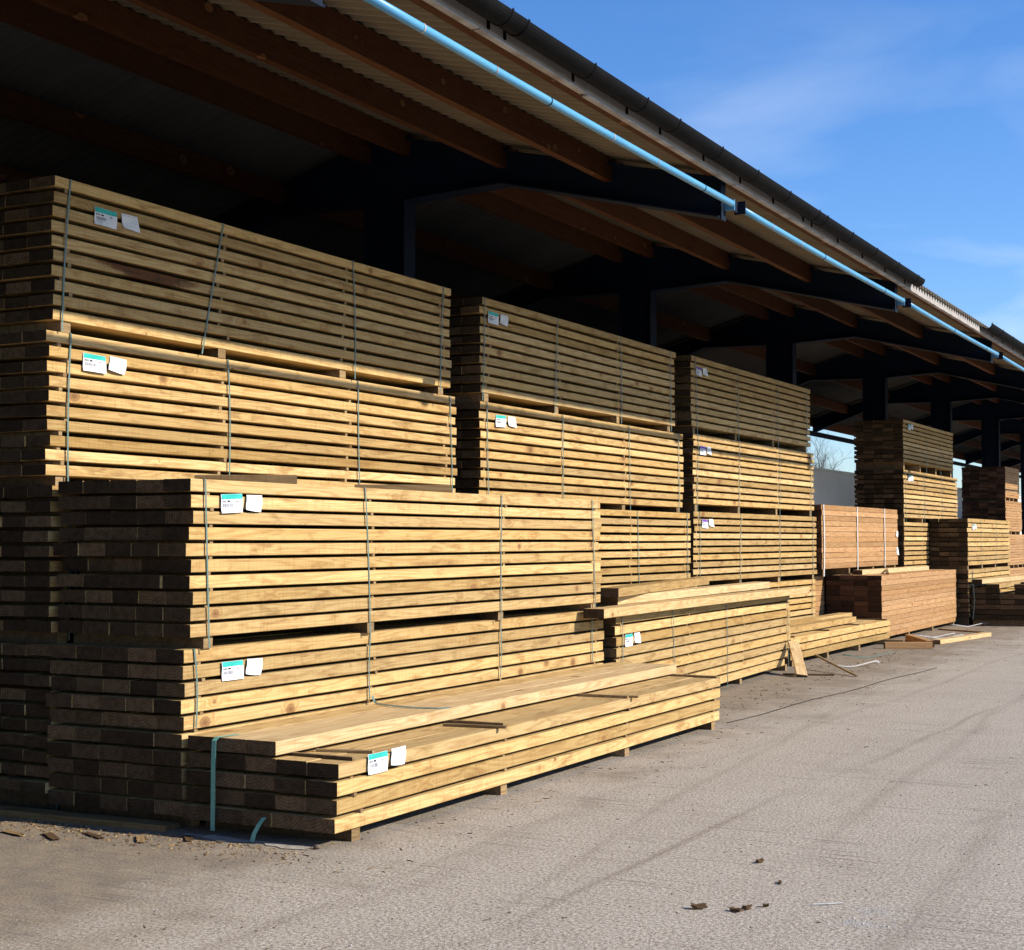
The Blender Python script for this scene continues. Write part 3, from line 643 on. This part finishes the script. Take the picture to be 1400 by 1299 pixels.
# on the brown pack and dark-ended pack
loose('pale board lying on the brown pack in front of the white straps', (-6.95, 25.6, zI+0.002), (-6.88, 30.2, zI+0.002), 0.17, 0.08, 'wood_pale')
loose('pale split board lying aslant on the brown pack', (-6.98, 27.6, zI+0.084), (-6.62, 26.3, zI+0.004), 0.05, 0.02, 'wood_dull', 'loose_batten', 'stick')
loose('bright long pale timber on the dark-ended pack at right edge', (-6.10, 31.3, zN+0.002), (-5.9, 36.3, zN+0.002), 0.2, 0.09, 'wood_pale')
loose('pale flat board beside the bright timber at right edge', (-5.2, 31.6, zN+0.002), (-5.1, 36.0, zN+0.002), 0.24, 0.04, 'wood_pale')
# dunnage on the ground
du = 'dunnage left on the ground by the brown packs'
loose('short grey board leaning at the broken far corner of the leaning stack', (-5.72, 18.55, 0.004), (-6.13, 19.35, 0.36), 0.14, 0.03, 'wood_pale', 'dunnage_board', 'board', du, roll=R(8))
loose('brown bearer block lying level beyond the low pack', (-6.1, 24.0, 0.002), (-5.45, 24.35, 0.002), 0.10, 0.10, 'wood_brown', 'dunnage_block', 'block', du)
loose('brown bearer block lying askew against the other bearer', (-6.25, 26.2, 0.002), (-5.52, 24.62, 0.002), 0.11, 0.10, 'wood_brown', 'dunnage_block', 'block', du)
loose('dark short block under the end of the low pack', (-6.62, 25.02, 0.002), (-6.05, 25.05, 0.002), 0.11, 0.08, 'wood_dull', 'dunnage_block', 'block', du)
loose('pale flat plank lying on the concrete beside the brown bearer blocks', (-5.62, 25.4, 0.002), (-5.28, 27.9, 0.002), 0.16, 0.07, 'wood_pale', 'dunnage_board', 'board', du)
loose('long thin lath on the ground in front of the brown pack', (-6.45, 29.5, 0.002), (-5.55, 28.9, 0.002), 0.07, 0.025, 'wood_dull', 'loose_batten', 'stick', du)
loose('splintered lath propped at the foot of the leaning stack', (-6.0, 20.0, 0.16), (-5.15, 18.9, 0.004), 0.03, 0.02, 'wood_dull', 'loose_batten', 'stick', du)
loose('lath lying flat near the foot of the leaning stack', (-6.05, 18.75, 0.003), (-5.45, 18.95, 0.003), 0.05, 0.02, 'wood_dull', 'loose_batten', 'stick', du)
loose('worn plank half buried along the shaded foot of the front packs', (-7.9, 6.98, 0.0), (-6.0, 7.10, -0.01), 0.14, 0.045, 'wood_dull', 'dunnage_board', 'board', du)

# ------------------------------------------------------------------ loose straps
def band(label, pts, side, width, mat, group=None):
    bm = bmesh.new(); ribbon(bm, [Vector(p) for p in pts], side, width, 0.0016)
    o = link('loose_strap', to_mesh(bm, 'loose_strap'), M[mat]); return tag(o, label, 'strap', group)
ls = 'cut plastic straps'
band('cut teal strap hanging down the dark end of the half-used pack', [(-5.68, 7.30, zF+0.002), (-5.682, 7.11, zF+0.006), (-5.684, 7.082, zF-0.012), (-5.684, 7.076, 0.4), (-5.682, 7.074, 0.2), (-5.680, 7.07, 0.03)], Vector((1, 0.05, 0)), 0.03, 'strap_teal', ls)
band('short teal strap scrap standing on the ground at the dark pack end', [(-5.36, 7.02, 0.004), (-5.352, 7.03, 0.05), (-5.33, 7.045, 0.10), (-5.315, 7.07, 0.135)], Vector((1, 0.2, 0.1)), 0.028, 'strap_teal', ls)
zp = zF + 0.002
band('dark green strap end curled across the pale boards of the half-used pack', [(-5.925, 9.12, zp+0.05), (-5.90, 9.11, zp+0.012), (-5.86, 9.08, zp+0.004), (-5.7, 8.98, zp+0.008), (-5.5, 8.96, zp+0.006), (-5.33, 9.02, zp+0.003), (-5.28, 9.1, zp+0.002)], Vector((0.1, 1, 0.35)), 0.02, 'strap', ls)
rg = random.Random(5)
for n_, (px, py, lab) in enumerate(((-5.6, 20.6, 'loop of pale strap on the ground by the low pack'), (-5.75, 22.2, 'tangle of green strap on the ground beside the low pack'), (-5.9, 27.3, 'white strap loop in front of the brown pack'), (-5.6, 26.9, 'second white strap loop by the pale plank'), (-6.1, 31.0, 'thin pale strap trailing from under the brown pack'))):
    pts = []; a = rg.uniform(0, 6)
    for i in range(14):
        t = i/13; pts.append((px + 0.55*(t-0.5) + 0.10*math.sin(a+t*7), py + 0.5*math.sin(a + t*4.2), 0.006 + 0.05*abs(math.sin(t*6+a))))
    band(lab, pts, Vector((0.3, 0.2, 1)), 0.016, ('strap_white', 'strap', 'strap_white', 'strap_white', 'strap_white')[n_], ls)
band('black strap line trailing along the drive past the leaning stack', [(-4.93 + 0.02*i + 0.025*math.sin(i*0.9), 13.6+0.42*i, 0.004) for i in range(18)], Vector((1, 0, 0)), 0.014, 'gutter', ls)
band('two-tailed strap hanging from the label of the far right pack', [(-6.265, 31.75, 1.05), (-6.25, 31.6, 0.95), (-6.2, 31.42, 0.86), (-6.17, 31.40, 0.5), (-6.2, 31.38, 0.12)], Vector((1, 0.1, 0)), 0.02, 'strap', ls)

# ------------------------------------------------------------------ debris on the drive
def pebble(label, x, y, r, flat=0.6, mat='stone', name='stone', cat='stone', group='scraps on the drive', seed=0):
    bm = bmesh.new(); bmesh.ops.create_icosphere(bm, subdivisions=2, radius=r)
    for v in bm.verts:
        n = noise.noise(v.co*(1.7/r) + Vector((seed*3.1, 0, 0))); v.co *= 1 + 0.45*n; v.co.z *= flat
    mz = min(v.co.z for v in bm.verts)
    o = link(name, to_mesh(bm, name), M[mat]); o.location = (x, y, -mz - 0.001); o.rotation_euler.z = seed
    return tag(o, label, cat, group)
pebble('small brown stone by the corner bearer of the half-used pack', -4.93, 7.04, 0.02, 0.7, seed=3)
def scrap(label, x, y, w_, l_, h_, seed, mat='leaf'):
    rr = random.Random(seed); bm = bmesh.new(); box(bm, -w_/2, w_/2, -l_/2, l_/2, 0, h_); bmesh.ops.subdivide_edges(bm, edges=bm.edges[:], cuts=2, use_grid_fill=True)
    for v in bm.verts: v.co += Vector([rr.uniform(-1, 1)*s*0.16 for s in (w_, l_, h_)]); v.co.z = max(v.co.z, 0)
    for v in bm.verts: v.co.z += 0.25*h_*(v.co.x/w_)**2*4
    o = link('wood_scrap', to_mesh(bm, 'wood_scrap'), M[mat]); o.location = (x, y, 0.002); o.rotation_euler.z = rr.uniform(0, 3)
    return tag(o, label, 'scrap', 'scraps on the drive')
SC = [(-2.58, 6.73, .06, .035, .018), (-2.41, 6.76, .05, .03, .013), (-2.38, 6.82, .035, .025, .015), (-2.32, 6.91, .025, .02, .012), (-2.66, 7.83, .035, .025, .014), (-2.415, 7.41, .05, .015, .008)]
SL = ['largest dark brown bark scrap lying alone on the drive', 'folded brown scrap in the little row of bark pieces', 'small brown scrap in the middle of the row of bark pieces', 'rightmost tiny brown scrap of the row of bark pieces', 'dark crumb of bark farther up the drive than the others', 'thin dark sliver on the drive above the bark pieces']
for i, (x, y, a, b, c) in enumerate(SC): scrap(SL[i], x, y, a, b, c, i+3)
bm = bmesh.new(); tube(bm, [Vector((-2.14, 7.04, 0.005)), Vector((-2.08, 7.08, 0.006)), Vector((-2.02, 7.136, 0.005))], [0.004, 0.004, 0.003], 6)
tag(link('pale_stick', to_mesh(bm, 'pale_stick'), M['stone_grey']), 'thin pale stick lying beside the crushed grit on the drive', 'stick', 'scraps on the drive')
for i, lab in enumerate(('leftmost flat bark sliver at the foot of the left packs', 'second bark sliver from the left edge, at the foot of the packs', 'middle bark sliver in the litter under the left packs', 'fourth bark sliver along the foot of the left packs', 'rightmost bark sliver, nearest the hanging teal strap')):
    rr = random.Random(100+i)
    o = scrap(lab, -6.7 + 0.23*i + rr.uniform(-.05, .05), 6.58 + 0.07*i + rr.uniform(-.08, .08), rr.uniform(.025, .045), rr.uniform(.10, .22), 0.007, 50+i, 'leaf' if i % 3 else 'wood_dull')
    o['group'] = 'bark slivers at the foot of the left packs'; o.rotation_euler.z = R(60 + rr.uniform(-35, 35))
# pale cement skim at the pack's foot
rr = random.Random(8); top = []; bot = []
for i in range(15):
    x_ = -5.85 + i*0.062; top.append((x_, 7.06 + rr.uniform(-.02, .02), 0.005)); bot.append((x_, 6.98 + 0.035*math.sin(i*0.9) + rr.uniform(-.02, .02), 0.004))
cm = bpy.data.meshes.new('cement'); cm.from_pydata(top+bot, [], [(i, i+15, i+16, i+1) for i in range(14)])
tag(link('concrete_patch', cm, plain('cement_skim', (0.50, 0.45, 0.38), 0.9, 0.15, c2=(0.30, 0.25, 0.20), scale=14, bump=0.5)), kind='structure')
# fine grit over the concrete (nobody could count it)
def grit(name, label, n, place, rmin, rmax, mat, seed):
    rr = random.Random(seed); V, F = [], []
    for _ in range(n):
        x, y = place(rr); r = rmin + (rmax-rmin)*rr.random()**3; b = len(V); a0 = rr.uniform(0, 6.28); q = rr.uniform(0.6, 1.6)
        for k in range(4):
            a = a0 + k*math.pi/2; V.append((x + r*q*math.cos(a), y + r*math.sin(a), 0.0005))
        V.append((x + rr.uniform(-.3, .3)*r, y + rr.uniform(-.3, .3)*r, r*rr.uniform(0.5, 1.0)))
        for k in range(4): F.append((b+k, b+(k+1) % 4, b+4))
    me = bpy.data.meshes.new(name); me.from_pydata(V, [], F)
    return tag(link(name, me, M[mat]), label, 'grit', kind='stuff')
def yard(rr):
    y = 4.5 + 16*rr.random()**1.8; return (-0.51*y + (rr.random()-0.42)*0.95*y, y)
grit('yard_grit', 'dark grit scattered over the concrete drive', 2600, yard, 0.0015, 0.008, 'stone', 1)
grit('pale_grit', 'pale grit scattered over the concrete drive', 2600, yard, 0.0015, 0.006, 'stone_grey', 2)
grit('crushed_grit', 'patch of crushed white grit on the near drive', 520, lambda rr: ((-1.87, 6.80) if rr.random() < .6 else (-1.79, 7.08)) if False else (-1.87 + rr.gauss(0, 0.05) + (0.13 if rr.random() < .35 else 0), 6.80 + rr.gauss(0, 0.045) + (0.25 if rr.random() < .35 else 0)), 0.0015, 0.0065, 'stone_grey', 3)
def edge(rr): return (-4.9 - rr.random()**0.8*2.9, 6.95 - abs(rr.gauss(0, 0.18)))
grit('mud_crumbs', 'wood crumbs and mud along the foot of the front packs', 900, edge, 0.002, 0.013, 'leaf', 4)
grit('sawdust_crumbs', 'pale wood crumbs along the foot of the packs', 600, edge, 0.002, 0.012, 'wood_dull', 6)
def edge2(rr): y = rr.uniform(13, 33); return (-5.1 - 0.03*(y-13) - abs(rr.gauss(0, 0.45)), y)
grit('bark_litter', 'bark litter on the ground beside the far packs', 1200, edge2, 0.003, 0.016, 'leaf', 7)

def splinters(name, label, n, place, mat, seed):
    rr = random.Random(seed); V, F = [], []
    for _ in range(n):
        x, y = place(rr); L = 0.01 + 0.055*rr.random()**3; wd = 0.002 + 0.004*rr.random(); a = rr.uniform(0, 3.14); h = 0.002 + 0.003*rr.random(); b = len(V)
        ux, uy = math.cos(a)*L/2, math.sin(a)*L/2; vx, vy = -math.sin(a)*wd/2, math.cos(a)*wd/2
        for z_ in (0.001, h):
            for p, q in ((-1, -1), (1, -1), (1, 1), (-1, 1)): V.append((x + p*ux + q*vx, y + p*uy + q*vy, z_))
        F += [(b+4, b+5, b+6, b+7), (b, b+1, b+5, b+4), (b+1, b+2, b+6, b+5), (b+2, b+3, b+7, b+6), (b+3, b, b+4, b+7)]
    me = bpy.data.meshes.new(name); me.from_pydata(V, [], F)
    return tag(link(name, me, M[mat]), label, 'splinters', kind='stuff')
splinters('wood_splinters', 'dark wood splinters strewn over the concrete drive', 110, yard, 'leaf', 21)
splinters('pale_splinters', 'pale wood splinters strewn along the packs', 420, lambda rr: (-4.75 - 0.02*rr.random() + abs(rr.gauss(0, 0.5)) - 0.25, 6.6 + 26*rr.random()**1.6), 'wood_dull', 22)
splinters('foot_splinters', 'splinters in the litter at the foot of the left packs', 200, edge, 'wood_dull', 23)
splinters('far_splinters', 'splinters and strap scraps on the ground by the far packs', 320, edge2, 'wood_dull', 24)

# ------------------------------------------------------------------ bare trees behind the wall
def bare_tree(label, x, y, h, seed, spread=0.55, first=None):
    rr = random.Random(seed); root = empty('bare_tree', (x, y, 0)); tag(root, label, 'tree', 'bare trees behind the shed')
    bt_, bc = bmesh.new(), bmesh.new()
    def grow(p, d, L, r, lev):
        pts = [p]; rad = [r]; n = 5; q = p.copy(); dd = d.copy()
        for i in range(n):
            dd = (dd + Vector((rr.uniform(-1, 1), rr.uniform(-1, 1), rr.uniform(-0.5, 0.8)))*0.20).normalized(); q = q + dd*L/n
            pts.append(q.copy()); rad.append(r*(1 - 0.5*(i+1)/n))
        tube(bt_ if lev < 2 else bc, pts, rad, 8 if lev < 2 else 4 if lev < 4 else 3, cap=lev < 2)
        if lev >= 6: return
        nb = (5, 4, 4, 4, 3, 3)[lev]
        for k in range(nb):
            i = rr.randint(2, n); t = Vector((rr.uniform(-1, 1), rr.uniform(-1, 1), rr.uniform(-0.25, 0.7)))
            nd = (dd*0.75 + t*(spread+0.35)).normalized(); grow(pts[i], nd, L*rr.uniform(0.55, 0.78), rad[i]*rr.uniform(0.55, 0.72), lev+1)
    grow(Vector((0, 0, 0)), Vector((0, 0, 1)), h*0.36, h*0.026, 0)
    link('trunk', to_mesh(bt_, 'trunk', True), M['bark'], root); link('crown', to_mesh(bc, 'crown'), M['bark'], root)
bare_tree('large bare tree seen through the gap between stacks behind the grey wall', -15.6, 49.0, 9.5, 4)
bare_tree('smaller bare tree low behind the grey wall, fine twigs', -17.8, 58.5, 7.5, 9)
